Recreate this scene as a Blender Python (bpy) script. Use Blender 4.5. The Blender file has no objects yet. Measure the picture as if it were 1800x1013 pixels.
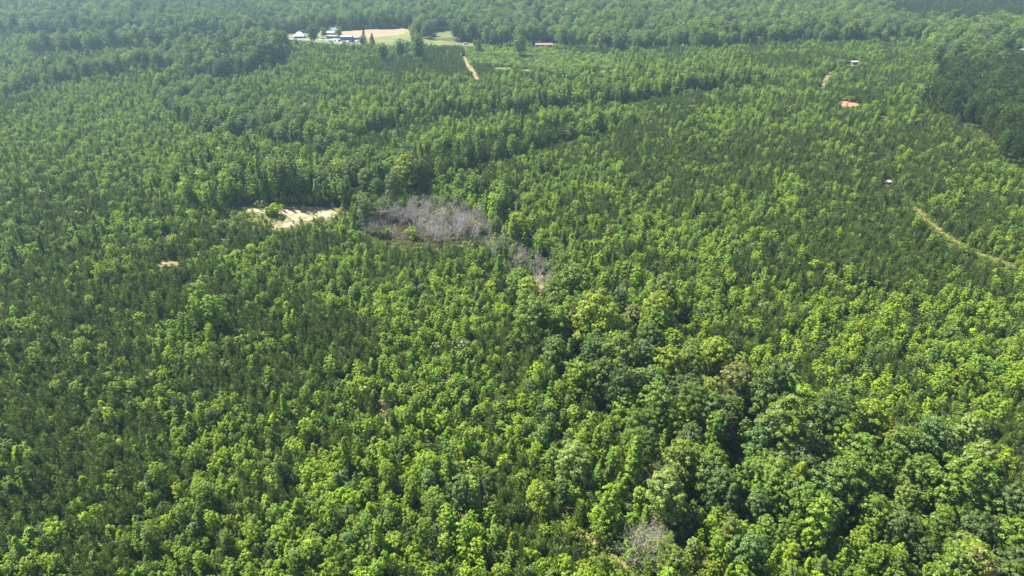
import bpy, math, random
import numpy as np
from mathutils import Vector, Matrix

R = math.radians
SC = bpy.context.scene
COL = SC.collection
rng = np.random.default_rng(7)
random.seed(7)

# ------------------------------------------------------------------ camera
CAM_H, PITCH, FPX = 120.0, R(28.0), 1200.0          # focal length in the 1800 px wide frame
cam = bpy.data.cameras.new("camera"); cam_o = bpy.data.objects.new("camera", cam)
COL.objects.link(cam_o); SC.camera = cam_o
cam.lens, cam.sensor_width = 24.0, 36.0
cam.clip_start, cam.clip_end = 1.0, 9000.0
cam_o.location = (0, 0, CAM_H); cam_o.rotation_euler = (R(90) - PITCH, 0, 0)
SC.render.resolution_x, SC.render.resolution_y = 1024, 576

# ------------------------------------------------------------------ sky, sun, exposure
SUN_AZ, SUN_EL = R(-62), R(54)                       # azimuth clockwise from the view direction (+Y)
W = bpy.data.worlds.new("World"); SC.world = W; W.use_nodes = True
nt = W.node_tree; bgn = nt.nodes["Background"]
sky = nt.nodes.new("ShaderNodeTexSky"); sky.sky_type = 'NISHITA'; sky.sun_disc = False
sky.sun_elevation = SUN_EL; sky.sun_rotation = SUN_AZ
nt.links.new(sky.outputs[0], bgn.inputs[0]); bgn.inputs[1].default_value = 0.05
sun = bpy.data.lights.new("sun", 'SUN'); sun.energy = 5.0; sun.angle = R(0.5); sun.color = (1.0, 0.94, 0.80)
sun_o = bpy.data.objects.new("sun", sun); COL.objects.link(sun_o)
sd = Vector((math.sin(SUN_AZ) * math.cos(SUN_EL), math.cos(SUN_AZ) * math.cos(SUN_EL), math.sin(SUN_EL)))
sun_o.rotation_euler = sd.to_track_quat('Z', 'Y').to_euler(); sun_o.location = (0, 0, 300)
vs = SC.view_settings; vs.view_transform = 'Standard'; vs.look = 'None'; vs.gamma = 1.0
vs.exposure = 1.65; vs.use_curve_mapping = False
SC.cycles.max_bounces = 6; SC.cycles.diffuse_bounces = 3; SC.cycles.transmission_bounces = 3
SC.cycles.volume_bounces = 0; SC.cycles.transparent_max_bounces = 4; SC.cycles.glossy_bounces = 1

# ------------------------------------------------------------------ terrain
def flat(px, py, z=0.0):
    vx, vy = (px - 900) / FPX, (506.5 - py) / FPX
    dz = -math.sin(PITCH) + vy * math.cos(PITCH); dy = math.cos(PITCH) + vy * math.sin(PITCH)
    t = (z - CAM_H) / dz
    return vx * t, dy * t

def vnoise(x, y, s, seed):
    """smooth value noise, features of about s metres, range 0..1"""
    x = np.asarray(x, float) / s; y = np.asarray(y, float) / s
    xi = np.floor(x).astype(np.int64); yi = np.floor(y).astype(np.int64)
    fx = x - xi; fy = y - yi
    fx = fx * fx * (3 - 2 * fx); fy = fy * fy * (3 - 2 * fy)
    def h(a, b):
        v = np.sin(a * 127.1 + b * 311.7 + seed * 74.7) * 43758.5453
        return v - np.floor(v)
    a = h(xi, yi) * (1 - fx) + h(xi + 1, yi) * fx
    b = h(xi, yi + 1) * (1 - fx) + h(xi + 1, yi + 1) * fx
    return a * (1 - fy) + b * fy

CREEK = [flat(*p) for p in [(1900, 1080), (1700, 960), (1400, 850), (1150, 700), (960, 540), (860, 440), (740, 400), (650, 330), (560, 270), (450, 205), (330, 150)]]
POND_C = flat(735, 402)
def seg_dist(x, y, pts):
    d = np.full(np.shape(x), 1e9)
    for (ax, ay), (bx, by) in zip(pts[:-1], pts[1:]):
        L2 = (bx - ax) ** 2 + (by - ay) ** 2
        t = np.clip(((x - ax) * (bx - ax) + (y - ay) * (by - ay)) / L2, 0, 1)
        d = np.minimum(d, np.hypot(x - ax - t * (bx - ax), y - ay - t * (by - ay)))
    return d
def height(x, y):
    x = np.asarray(x, float); y = np.asarray(y, float)
    h = 9 * (vnoise(x, y, 260, 3) - 0.5) + 4 * (vnoise(x, y, 120, 8) - 0.5)
    h = h - 6 * np.exp(-(seg_dist(x, y, CREEK) / 42) ** 2)
    h = h + 8 * np.exp(-(((x - 330) / 230) ** 2 + ((y - 560) / 170) ** 2))
    far = np.clip((y - 900) / 700, 0, 1)
    h = h + 26 * far * far * (3 - 2 * far)
    w = np.exp(-(np.hypot(x - POND_C[0], y - POND_C[1]) / 70) ** 6)
    return h * (1 - w) - 7 * w

def project(x, y, z):
    d = z - CAM_H
    dep = y * math.cos(PITCH) - d * math.sin(PITCH)
    up = y * math.sin(PITCH) + d * math.cos(PITCH)
    dep = np.maximum(dep, 1e-3)
    return 900 + FPX * x / dep, 506.5 - FPX * up / dep, dep
def ground(px, py, off=0.0):
    """point of the terrain (plus off metres) seen at a point of the 1800 px frame"""
    z = 0.0
    for _ in range(40):
        x, y = flat(px, py, z + off)
        z = 0.5 * z + 0.5 * float(height(x, y))
    x, y = flat(px, py, z + off)
    return x, y, float(height(x, y))
def inpoly(px, py, poly):
    r = np.zeros(np.shape(px), bool); n = len(poly); j = n - 1
    for i in range(n):
        xi, yi = poly[i]; xj, yj = poly[j]
        if yi != yj:
            c = ((yi > py) != (yj > py)) & (px < (xj - xi) * (py - yi) / (yj - yi) + xi)
            r ^= c
        j = i
    return r

# ------------------------------------------------------------------ helpers
def mat(name):
    m = bpy.data.materials.new(name); m.use_nodes = True
    return m, m.node_tree, m.node_tree.nodes["Principled BSDF"]
def tag(o, label=None, cat=None, group=None, kind=None):
    for k, v in (("label", label), ("category", cat), ("group", group), ("kind", kind)):
        if v: o[k] = v
    return o
def empty(name, loc, rz=0.0, scale=1.0):
    o = bpy.data.objects.new(name, None); COL.objects.link(o)
    o.location = loc; o.rotation_euler = (0, 0, rz); o.scale = (scale,) * 3; o.empty_display_size = 0.5
    return o
def mk_mesh(name, V, F, mats, mi=None, leafv=None, smooth=False):
    """V (n,3); F list of (m,k) arrays"""
    V = np.asarray(V, np.float32); me = bpy.data.meshes.new(name)
    F = [np.asarray(f, np.int32) for f in F if len(f)]
    me.vertices.add(len(V)); me.vertices.foreach_set("co", V.ravel())
    loops = np.concatenate([f.ravel() for f in F]); tot = np.concatenate([np.full(len(f), f.shape[1], np.int32) for f in F])
    me.loops.add(len(loops)); me.loops.foreach_set("vertex_index", loops)
    me.polygons.add(len(tot)); me.polygons.foreach_set("loop_start", np.concatenate([[0], np.cumsum(tot)[:-1]]).astype(np.int32))
    for m in mats: me.materials.append(m)
    if mi is not None: me.polygons.foreach_set("material_index", np.asarray(mi, np.int32))
    if smooth: me.polygons.foreach_set("use_smooth", np.ones(len(tot), bool))
    if leafv is not None:
        a = me.attributes.new("leafv", 'FLOAT', 'FACE'); a.data.foreach_set("value", np.asarray(leafv, np.float32))
    me.update(calc_edges=True); me.validate()
    return me

class MB:
    """collects simple solids, builds them as one mesh"""
    def __init__(s): s.v, s.f = [], []
    def poly(s, pts, faces):
        b = len(s.v); s.v += [tuple(p) for p in pts]; s.f += [tuple(b + i for i in f) for f in faces]
    def box(s, x0, x1, y0, y1, z0, z1):
        s.poly([(x0, y0, z0), (x1, y0, z0), (x1, y1, z0), (x0, y1, z0), (x0, y0, z1), (x1, y0, z1), (x1, y1, z1), (x0, y1, z1)],
               [(0, 3, 2, 1), (4, 5, 6, 7), (0, 1, 5, 4), (1, 2, 6, 5), (2, 3, 7, 6), (3, 0, 4, 7)])
    def prism(s, prof, y0, y1):
        """profile in x,z swept along y"""
        n = len(prof)
        s.poly([(x, y0, z) for x, z in prof] + [(x, y1, z) for x, z in prof],
               [tuple(range(n))[::-1], tuple(range(n, 2 * n))] + [(i, (i + 1) % n, n + (i + 1) % n, n + i) for i in range(n)])
    def tube(s, p, q, r0, r1, n=6):
        p, q = Vector(p), Vector(q); d = (q - p).normalized()
        a = d.orthogonal().normalized(); b = d.cross(a)
        P = [p + (a * math.cos(t) + b * math.sin(t)) * r0 for t in [2 * math.pi * i / n for i in range(n)]]
        Q = [q + (a * math.cos(t) + b * math.sin(t)) * r1 for t in [2 * math.pi * i / n for i in range(n)]]
        s.poly(P + Q, [tuple(range(n))[::-1], tuple(range(n, 2 * n))] + [(i, (i + 1) % n, n + (i + 1) % n, n + i) for i in range(n)])
    def mesh(s, name, m):
        me = bpy.data.meshes.new(name); me.from_pydata(s.v, [], s.f); me.materials.append(m); me.update(); return me
    def build(s, name, m, parent=None):
        o = bpy.data.objects.new(name, s.mesh(name, m)); COL.objects.link(o)
        if parent: o.parent = parent
        return o

# ------------------------------------------------------------------ materials
def leaf_mat(name, rough=0.5, trans=0.38, gl=0.10):
    m, t, b = mat(name); N, L = t.nodes, t.links
    N.remove(b)
    out = N["Material Output"]
    at = N.new("ShaderNodeAttribute"); at.attribute_type = 'INSTANCER'; at.attribute_name = "tint"
    lv = N.new("ShaderNodeAttribute"); lv.attribute_name = "leafv"
    mr = N.new("ShaderNodeMapRange"); mr.inputs[3].default_value = 0.70; mr.inputs[4].default_value = 1.35
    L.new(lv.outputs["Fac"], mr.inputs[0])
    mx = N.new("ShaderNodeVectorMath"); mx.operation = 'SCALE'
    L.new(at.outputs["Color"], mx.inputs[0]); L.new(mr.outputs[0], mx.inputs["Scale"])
    d = N.new("ShaderNodeBsdfDiffuse"); tr = N.new("ShaderNodeBsdfTranslucent"); g = N.new("ShaderNodeBsdfGlossy")
    g.inputs["Roughness"].default_value = rough; g.inputs["Color"].default_value = (0.9, 0.95, 1.0, 1)
    tc = N.new("ShaderNodeVectorMath"); tc.operation = 'MULTIPLY'; tc.inputs[1].default_value = (1.25, 1.35, 0.35)
    L.new(mx.outputs[0], tc.inputs[0]); L.new(mx.outputs[0], d.inputs[0]); L.new(tc.outputs[0], tr.inputs[0])
    m1 = N.new("ShaderNodeMixShader"); m1.inputs[0].default_value = trans
    L.new(d.outputs[0], m1.inputs[1]); L.new(tr.outputs[0], m1.inputs[2])
    m2 = N.new("ShaderNodeMixShader"); m2.inputs[0].default_value = gl
    L.new(m1.outputs[0], m2.inputs[1]); L.new(g.outputs[0], m2.inputs[2]); L.new(m2.outputs[0], out.inputs[0])
    return m
M_LEAF = leaf_mat("broad_leaf", trans=0.30, gl=0.025)
M_NEEDLE = leaf_mat("pine_needle", trans=0.22, gl=0.02)
M_WEED = leaf_mat("weed_leaf", trans=0.3, gl=0.01)

def rough_mat(name, c0, c1, scale=1.0, rough=0.9, detail=4):
    m, t, b = mat(name); N, L = t.nodes, t.links
    g = N.new("ShaderNodeNewGeometry"); n = N.new("ShaderNodeTexNoise"); n.inputs["Scale"].default_value = scale; n.inputs["Detail"].default_value = detail
    r = N.new("ShaderNodeValToRGB"); r.color_ramp.elements[0].position = 0.35; r.color_ramp.elements[1].position = 0.65
    r.color_ramp.elements[0].color = (*c0, 1); r.color_ramp.elements[1].color = (*c1, 1)
    L.new(g.outputs["Position"], n.inputs["Vector"]); L.new(n.outputs[0], r.inputs[0]); L.new(r.outputs[0], b.inputs["Base Color"])
    b.inputs["Roughness"].default_value = rough; b.inputs["Specular IOR Level"].default_value = 0.2
    return m
M_BARK = rough_mat("bark", (0.10, 0.085, 0.07), (0.22, 0.2, 0.17), 2.0)
M_PBARK = rough_mat("pine_bark", (0.09, 0.06, 0.045), (0.16, 0.11, 0.08), 2.0)
M_DEAD = rough_mat("dead_wood", (0.22, 0.195, 0.19), (0.50, 0.47, 0.46), 1.5)
M_TWIG = rough_mat("grey_olive_twigs", (0.20, 0.20, 0.13), (0.36, 0.35, 0.27), 1.5)
M_SOIL = rough_mat("forest_floor", (0.045, 0.05, 0.018), (0.085, 0.075, 0.032), 0.25, detail=8)
M_SAND = rough_mat("sand", (0.14, 0.14, 0.06), (0.44, 0.37, 0.26), 0.3, detail=8)
M_CLAY = rough_mat("red_clay", (0.22, 0.12, 0.07), (0.40, 0.21, 0.13), 0.5, detail=6)
M_DIRT = rough_mat("track_dirt", (0.13, 0.12, 0.05), (0.27, 0.21, 0.11), 0.4, detail=6)
M_GRASSY = rough_mat("dry_grass", (0.06, 0.085, 0.02), (0.19, 0.165, 0.07), 0.9, detail=8)
M_FIELD = rough_mat("meadow", (0.095, 0.125, 0.04), (0.15, 0.165, 0.06), 0.04, detail=5)
M_TILLED = rough_mat("tilled_field", (0.22, 0.155, 0.10), (0.29, 0.21, 0.14), 0.03, detail=5)
M_MARSH = rough_mat("marsh_bed", (0.014, 0.013, 0.006), (0.042, 0.034, 0.015), 0.35, detail=8)
M_ROAD = rough_mat("asphalt", (0.20, 0.20, 0.20), (0.27, 0.27, 0.27), 0.5)
M_LOT = rough_mat("gravel_lot", (0.16, 0.17, 0.16), (0.25, 0.26, 0.24), 0.3)
m, t, b = mat("pond_water"); M_WATER = m
b.inputs["Base Color"].default_value = (0.011, 0.008, 0.004, 1); b.inputs["Roughness"].default_value = 0.12; b.inputs["Specular IOR Level"].default_value = 0.25
b.inputs["IOR"].default_value = 1.33
def plain(name, c, rough=0.5, metal=0.0):
    m, t, b = mat(name); N, L = t.nodes, t.links
    n = N.new("ShaderNodeTexNoise"); n.inputs["Scale"].default_value = 0.8; n.inputs["Detail"].default_value = 3
    g = N.new("ShaderNodeNewGeometry"); L.new(g.outputs["Position"], n.inputs["Vector"])
    mx = N.new("ShaderNodeMix"); mx.data_type = 'RGBA'
    mx.inputs[6].default_value = (*[v * 0.86 for v in c], 1); mx.inputs[7].default_value = (*[min(1, v * 1.08) for v in c], 1)
    L.new(n.outputs[0], mx.inputs[0]); L.new(mx.outputs[2], b.inputs["Base Color"])
    b.inputs["Roughness"].default_value = rough; b.inputs["Metallic"].default_value = metal
    return m
P_WHITE = plain("white_metal_roof", (0.38, 0.40, 0.43), 0.4)
P_GREYR = plain("pale_grey_roof", (0.32, 0.34, 0.36), 0.6)
P_BLUE = plain("blue_siding", (0.06, 0.17, 0.42), 0.5)
P_CREAM = plain("cream_siding", (0.36, 0.35, 0.31), 0.7)
P_DARK = plain("dark_wall", (0.035, 0.04, 0.045), 0.8)
P_REDR = plain("faded_red_roof", (0.27, 0.17, 0.15), 0.6)
P_RED = plain("red_roof", (0.48, 0.06, 0.06), 0.5)
P_BRICK = plain("brick_red_wall", (0.22, 0.08, 0.06), 0.9)
P_GLASS = plain("dark_glass", (0.02, 0.025, 0.03), 0.08)
P_TYRE = plain("tyre_rubber", (0.02, 0.02, 0.02), 0.9)

# ------------------------------------------------------------------ ground sheet
def axis(lo, f0, f1, hi, fine, coarse):
    a = list(np.arange(f0, f1, fine)); x = f0; pre = []
    while x > lo: x -= coarse; pre.append(x)
    x = a[-1]
    while x < hi: x += coarse; a.append(x)
    return np.array(pre[::-1] + a)
gx = axis(-3600, -1100, 1100, 3600, 6, 120); gy = axis(-1200, 30, 1700, 4200, 6, 120)
GX, GY = np.meshgrid(gx, gy); nx, ny = len(gx), len(gy)
V = np.stack([GX.ravel(), GY.ravel(), height(GX, GY).ravel()], 1)
I = np.arange(nx * ny).reshape(ny, nx)
F = np.stack([I[:-1, :-1].ravel(), I[:-1, 1:].ravel(), I[1:, 1:].ravel(), I[1:, :-1].ravel()], 1)
o = bpy.data.objects.new("ground", mk_mesh("ground", V, [F], [M_SOIL], smooth=True)); COL.objects.link(o); tag(o, kind="structure")

def world_poly(pts): return [ground(*p)[:2] for p in pts]
def patch(name, pts, m, cell, lift=0.16, ragged=2.0, flatz=None, kind="structure"):
    """a sheet lying on the terrain inside an outline traced on the ground"""
    wp = world_poly(pts); xs = [p[0] for p in wp]; ys = [p[1] for p in wp]
    ax = np.arange(min(xs) - 3, max(xs) + 3, cell); ay = np.arange(min(ys) - 3, max(ys) + 3, cell)
    X, Y = np.meshgrid(ax, ay)
    cx, cy = X[:-1, :-1] + cell / 2, Y[:-1, :-1] + cell / 2
    jx = cx + ragged * (vnoise(cx, cy, 4 * cell, 21) - 0.5) * 2; jy = cy + ragged * (vnoise(cx, cy, 4 * cell, 22) - 0.5) * 2
    k = inpoly(jx, jy, wp)
    Z = np.full(X.shape, flatz) if flatz is not None else height(X, Y) + lift
    I = np.arange(X.size).reshape(X.shape)
    F = np.stack([I[:-1, :-1][k], I[:-1, 1:][k], I[1:, 1:][k], I[1:, :-1][k]], 1)
    if not len(F): return None
    u, inv = np.unique(F, return_inverse=True)
    V = np.stack([X.ravel(), Y.ravel(), Z.ravel()], 1)[u]
    o = bpy.data.objects.new(name, mk_mesh(name, V, [inv.reshape(F.shape)], [m], smooth=True)); COL.objects.link(o); tag(o, kind=kind)
    return o
def strip_px(line, w):
    """outline (image px) round a polyline; w = half widths in px"""
    a, b = [], []
    for i, (x, y) in enumerate(line):
        x0, y0 = line[max(i - 1, 0)]; x1, y1 = line[min(i + 1, len(line) - 1)]
        L = math.hypot(x1 - x0, y1 - y0); nxx, nyy = -(y1 - y0) / L, (x1 - x0) / L
        ww = w[i] if isinstance(w, (list, tuple)) else w
        a.append((x + nxx * ww, y + nyy * ww * 0.6)); b.append((x - nxx * ww, y - nyy * ww * 0.6))
    return a + b[::-1]

SAND1 = [(430, 370), (448, 365), (470, 367), (478, 375), (500, 366), (530, 363), (566, 365), (592, 373), (584, 381), (556, 385), (534, 391), (508, 399), (482, 404), (474, 402), (490, 393), (500, 385), (494, 379), (470, 377), (440, 376)]
SANDZ = [(380, 392), (420, 362), (500, 358), (600, 366), (618, 378), (600, 390), (540, 400), (480, 410), (420, 412), (380, 405)]
POND = [(624, 392), (640, 376), (668, 370), (720, 364), (790, 366), (845, 384), (862, 400), (852, 418), (800, 430), (740, 440), (700, 436), (660, 422), (630, 406)]
WATER = [(626, 390), (640, 378), (668, 372), (708, 372), (742, 380), (742, 394), (706, 397), (664, 400), (634, 400)]
TRACK_R = [(1530, 190), (1548, 215), (1562, 250), (1574, 300), (1592, 345), (1622, 380), (1655, 410), (1700, 438), (1750, 458), (1800, 474)]
TRACK_P = [(1690, 205), (1720, 228), (1752, 256), (1800, 292)]
TRACK_N = [(985, 892), (1012, 935), (1050, 965), (1090, 990), (1150, 1050)]
TRACK_M = [(815, 100), (822, 114), (832, 126), (840, 141)]
ROAD_R = [(1443, 158), (1450, 140), (1457, 130), (1475, 121), (1506, 113)]
CLAY = [(1468, 182), (1480, 178), (1498, 180), (1513, 184), (1502, 189), (1486, 189), (1472, 186)]
FIELD_T = [(590, 56), (650, 52), (714, 49.5), (722, 56), (700, 62), (660, 67), (634, 70), (600, 66)]
FIELD_G = [(634, 70), (660, 67), (700, 62), (722, 56), (724, 73), (700, 80), (650, 80)]
FIELD_2 = [(752, 60), (775, 54), (800, 55), (800, 65), (770, 68), (752, 66)]
FIELD_3 = [(740, 68), (790, 73), (834, 76), (834, 82), (790, 80.5), (745, 79)]
FIELD_4 = [(938, 39), (952, 38), (956, 45), (944, 49)]
YARD = [(480, 62), (520, 58), (600, 56), (640, 66), (642, 78), (600, 79), (560, 75), (480, 69)]
YARD_R = [(1748, 92), (1775, 88), (1800, 92), (1830, 110), (1800, 112), (1778, 108), (1756, 100)]
HOUSE_RED = [(935, 75), (975, 75), (975, 80), (935, 81)]
DEADZ = [(845, 405), (885, 418), (905, 440), (965, 468), (982, 500), (960, 532), (925, 520), (885, 480), (842, 445)]
BARE = [[(658, 702), (670, 700), (682, 742), (675, 748), (664, 730)], [(68, 98), (80, 98), (84, 104), (72, 105)],
        [(340, 444), (356, 443), (356, 450), (342, 452)], [(276, 462), (298, 456), (318, 462), (296, 470), (272, 470)],
        [(384, 422), (400, 415), (402, 422), (390, 430)], [(310, 462), (322, 462), (322, 467), (310, 467)],
        [(282, 418), (300, 406), (308, 408), (290, 422)], [(520, 640), (536, 640), (536, 648), (522, 648)],
        [(925, 487), (952, 480), (958, 512), (938, 520)]]
GRASSY = [[(866, 118), (900, 119), (898, 124), (868, 123)], [(915, 122), (938, 123), (936, 127), (916, 126)], [(960, 134), (1010, 131), (1008, 136), (962, 139)], [(1050, 124), (1090, 121), (1080, 128), (1050, 130)],
          [(1545, 205), (1560, 205), (1560, 212), (1547, 212)]]
patch("sand", SAND1, M_SAND, 0.8, 0.20)
patch("grass_field", SANDZ, M_GRASSY, 1.0, 0.14)
patch("marsh", POND, M_MARSH, 1.0, flatz=-6.84)
patch("pond_water", WATER, M_WATER, 1.0, flatz=-6.80)
patch("track", strip_px(TRACK_R, [1.5, 1.5, 1.5, 2, 4, 7, 8, 7, 7, 5]), M_GRASSY, 0.9, 0.14, 3.0)
patch("track", strip_px([(1634, 392), (1648, 404), (1664, 416)], [1, 3.5, 1]), M_DIRT, 0.9, 0.20)
patch("track", strip_px(TRACK_P, 3), M_GRASSY, 1.0, 0.16)
patch("track", strip_px(TRACK_N, [7, 10, 12, 13, 16]), M_GRASSY, 0.6, 0.14)
patch("track", strip_px(TRACK_N[1:4], [2, 4, 3]), M_DIRT, 0.5, 0.20)
patch("track", strip_px(TRACK_M, 4.5), M_DIRT, 0.9, 0.2)
patch("road", strip_px(ROAD_R, [5, 5, 4.5, 1.5, 4]), M_DIRT, 1.2, 0.2)
patch("clay", CLAY, M_CLAY, 1.0, 0.2)
patch("tilled_field", FIELD_T, M_TILLED, 3, 0.2, 1)
patch("meadow", FIELD_G, M_FIELD, 3, 0.24, 1)
patch("meadow", FIELD_2, M_FIELD, 3, 0.2, 1)
patch("meadow", FIELD_3, M_FIELD, 3, 0.2, 1)
patch("meadow", FIELD_4, M_FIELD, 3, 0.2, 1)
patch("yard_grass", YARD, M_FIELD, 3, 0.18, 1)
patch("gravel_yard", [(562, 66), (600, 66), (634, 69), (634, 76), (600, 77), (570, 72)], M_LOT, 2, 0.30, 1)
patch("road", strip_px([(340, 63.5), (380, 66), (430, 68.5), (500, 69), (560, 70), (600, 70)], 1.6), M_ROAD, 1.6, 0.36, 0.2)
patch("yard_grass", YARD_R, M_FIELD, 2, 0.18, 1)
for q in BARE: patch("bare_earth", q, M_SAND if q[0][0] in (68, 340, 310) else M_DIRT, 0.7, 0.2, 3.2)
for q in GRASSY: patch("grass_clearing", q, M_GRASSY, 1.2, 0.18)

# ------------------------------------------------------------------ zones, traced on the ground in the 1800 px frame
FAR = [(-600, -60), (2500, -60), (2500, 118), (1800, 120), (1750, 126), (1690, 116), (1645, 96), (1610, 72), (1520, 76), (1400, 79), (1330, 84), (1240, 89), (1100, 92), (1000, 86), (925, 82), (850, 82),
       (836, 74), (800, 74), (736, 66), (722, 52), (640, 50), (590, 55), (480, 60), (440, 69), (330, 63), (280, 66), (200, 64), (110, 66), (30, 66), (-40, 64), (-600, 62)]
MATURE = [
    [(940, 520), (980, 510), (1060, 560), (1190, 610), (1330, 710), (1450, 785), (1600, 865), (1820, 930), (2100, 1050), (2100, 1200), (1660, 1200), (1620, 1010), (1560, 960), (1420, 950), (1330, 960), (1250, 940), (1190, 870), (1110, 800), (1020, 700), (920, 620), (890, 560)],
    [(20, 172), (60, 158), (160, 146), (230, 130), (300, 126), (330, 145), (400, 142), (505, 112), (510, 95), (470, 84), (400, 88), (345, 84), (310, 100), (285, 116), (230, 120), (150, 136), (90, 138), (40, 152)],
    [(60, 98), (60, 88), (110, 82), (250, 76), (330, 74), (330, 84), (250, 92), (150, 98)],
    [(270, 160), (330, 145), (430, 185), (540, 215), (600, 245), (640, 300), (640, 350), (590, 330), (560, 262), (480, 258), (400, 248), (345, 238), (300, 200)],
    [(640, 300), (700, 290), (740, 330), (735, 345), (690, 352), (640, 352)],
]
MID = [   # tall narrow young poplars
    [(600, 262), (650, 238), (770, 214), (850, 206), (1000, 194), (1100, 183), (1200, 166), (1330, 152), (1330, 128), (1200, 128), (1080, 130), (950, 150), (870, 160), (760, 166), (640, 190), (560, 215)],
    [(720, 345), (790, 305), (880, 286), (1025, 246), (1080, 226), (1060, 215), (960, 228), (860, 252), (760, 270), (700, 290)],
    [(800, 335), (900, 360), (960, 430), (930, 470), (890, 470), (860, 430), (870, 400), (830, 365)],
    [(1300, 900), (1420, 930), (1560, 940), (1640, 1020), (1700, 1200), (1180, 1200), (1130, 1010), (1180, 940)],
    [(380, 262), (470, 280), (600, 330), (620, 366), (520, 360), (430, 362), (360, 390), (300, 350), (330, 300)],
    [(940, 430), (1000, 440), (1100, 480), (1200, 560), (1150, 570), (1040, 520), (960, 480)],
    [(970, 640), (1010, 730), (1100, 850), (1180, 910), (1120, 960), (1050, 880), (960, 840), (920, 760)],
    [(690, 870), (870, 860), (900, 960), (720, 990)],
]
TPINE = [[(1640, 182), (1648, 140), (1720, 128), (1900, 120), (2300, 118), (2300, 420), (1850, 345), (1760, 282), (1715, 236), (1650, 205)],
         [(1530, -60), (2300, -60), (2300, 46), (1800, 50), (1600, 56), (1560, 30)]]
YPINE = [[(640, 122), (660, 112), (740, 112), (760, 80), (836, 84), (800, 104), (880, 118), (960, 132), (940, 142), (862, 140), (770, 142), (640, 134)],
         [(-200, 200), (0, 182), (60, 178), (40, 198), (0, 215), (-200, 240)],
         [(290, 440), (380, 400), (420, 412), (560, 400), (600, 396), (560, 420), (470, 440), (400, 450), (330, 470), (330, 520), (290, 560), (170, 560), (150, 520), (240, 490)],
         [(520, 590), (600, 560), (620, 600), (580, 660), (500, 650)],
         [(1480, 170), (1560, 172), (1570, 195), (1520, 192)], [(1300, 108), (1400, 104), (1440, 116), (1400, 124), (1300, 116)]]
BELT = [(738, 322), (800, 303), (870, 286), (930, 269), (1027, 242), (1024, 230), (930, 252), (870, 268), (800, 286), (735, 306)]
EDGES = [([(730, 330), (800, 309), (870, 292), (930, 275), (1030, 247), (1060, 238)], 7), ([(650, 242), (770, 219), (850, 211), (1000, 199), (1100, 188), (1200, 171), (1330, 157)], 6),
         ([(10, 180), (60, 164), (160, 152), (230, 136), (300, 132)], 5), ([(395, 148), (505, 118)], 4), ([(850, 88), (1000, 92), (1100, 98), (1240, 95), (1400, 85), (1520, 82), (1610, 78), (1650, 102)], 3),
         ([(1640, 205), (1715, 241), (1760, 288), (1850, 351)], 7)]
SHRUB = [[(810, 92), (840, 84), (960, 88), (1080, 104), (1100, 125), (1010, 136), (920, 128), (860, 122), (815, 110)]]
OPEN = [SAND1, POND, CLAY, FIELD_T, FIELD_G, FIELD_2, FIELD_3, FIELD_4, YARD, YARD_R, HOUSE_RED] + BARE + GRASSY + [
    strip_px(TRACK_R, [1, .3, .3, 1, 3, 5, 6, 5.5, 5, 4]), strip_px(TRACK_P, 2), strip_px(TRACK_N, [5, 7, 7, 8, 10]), strip_px(TRACK_M, 5), strip_px(ROAD_R, [6, 6, 5, 1, 4]),
    [(1552, 316), (1568, 316), (1568, 332), (1552, 332)], [(360, 62), (400, 62), (400, 70), (360, 70)], [(1492, 106), (1510, 106), (1510, 118), (1492, 118)]]

def grid(sp, seed, ang=0.35, jit=0.42, y0=60, y1=1500):
    r = np.random.default_rng(seed)
    c, s = math.cos(ang), math.sin(ang)
    n = int(2600 / sp)
    a = (np.arange(n) - n / 2) * sp
    A, B = np.meshgrid(a, a)
    A = A.ravel() + r.uniform(-jit, jit, A.size) * sp; B = B.ravel() + r.uniform(-jit, jit, B.size) * sp
    x = A * c - B * s; y = A * s + B * c + 780
    k = (y > y0) & (y < y1) & (np.abs(x) < 0.92 * y + 60); x, y = x[k], y[k]
    z = height(x, y); px, py, d = project(x, y, z)
    k = (px > -330) & (px < 2130) & (py > -70) & (py < 1330); return x[k], y[k], z[k], px[k], py[k], d[k]

def zone(x, y, px, py, d):
    """1 young, 2 mature, 3 poplars, 4 tall pine, 5 young pine, 6 shrub"""
    wob = 4.0 * FPX / d * 0.8
    qx = px + (vnoise(x, y, 14, 31) - 0.5) * 2 * wob * 1.4; qy = py + (vnoise(x, y, 14, 32) - 0.5) * wob
    z = np.ones(len(px), int)
    for p in YPINE: z[inpoly(qx, qy, p)] = 5
    for p in MID: z[inpoly(qx, qy, p)] = 3
    for p in SHRUB: z[inpoly(qx, qy, p)] = 6
    for p in MATURE: z[inpoly(qx, qy, p)] = 2
    z[inpoly(qx, qy, FAR)] = 2
    for p in TPINE: z[inpoly(qx, qy, p)] = 4
    z[inpoly(px, py, BELT)] = 7
    return z
def is_open(x, y, z, h):
    """true where the base, the middle or the top of a plant of height h would stand on or hide open ground"""
    r = np.zeros(len(x), bool)
    for f in (0.0, 0.3, 0.6, 0.9):
        px, py, _ = project(x, y, z + h * f)
        for p in OPEN: r |= inpoly(px, py, p)
    return r

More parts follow.
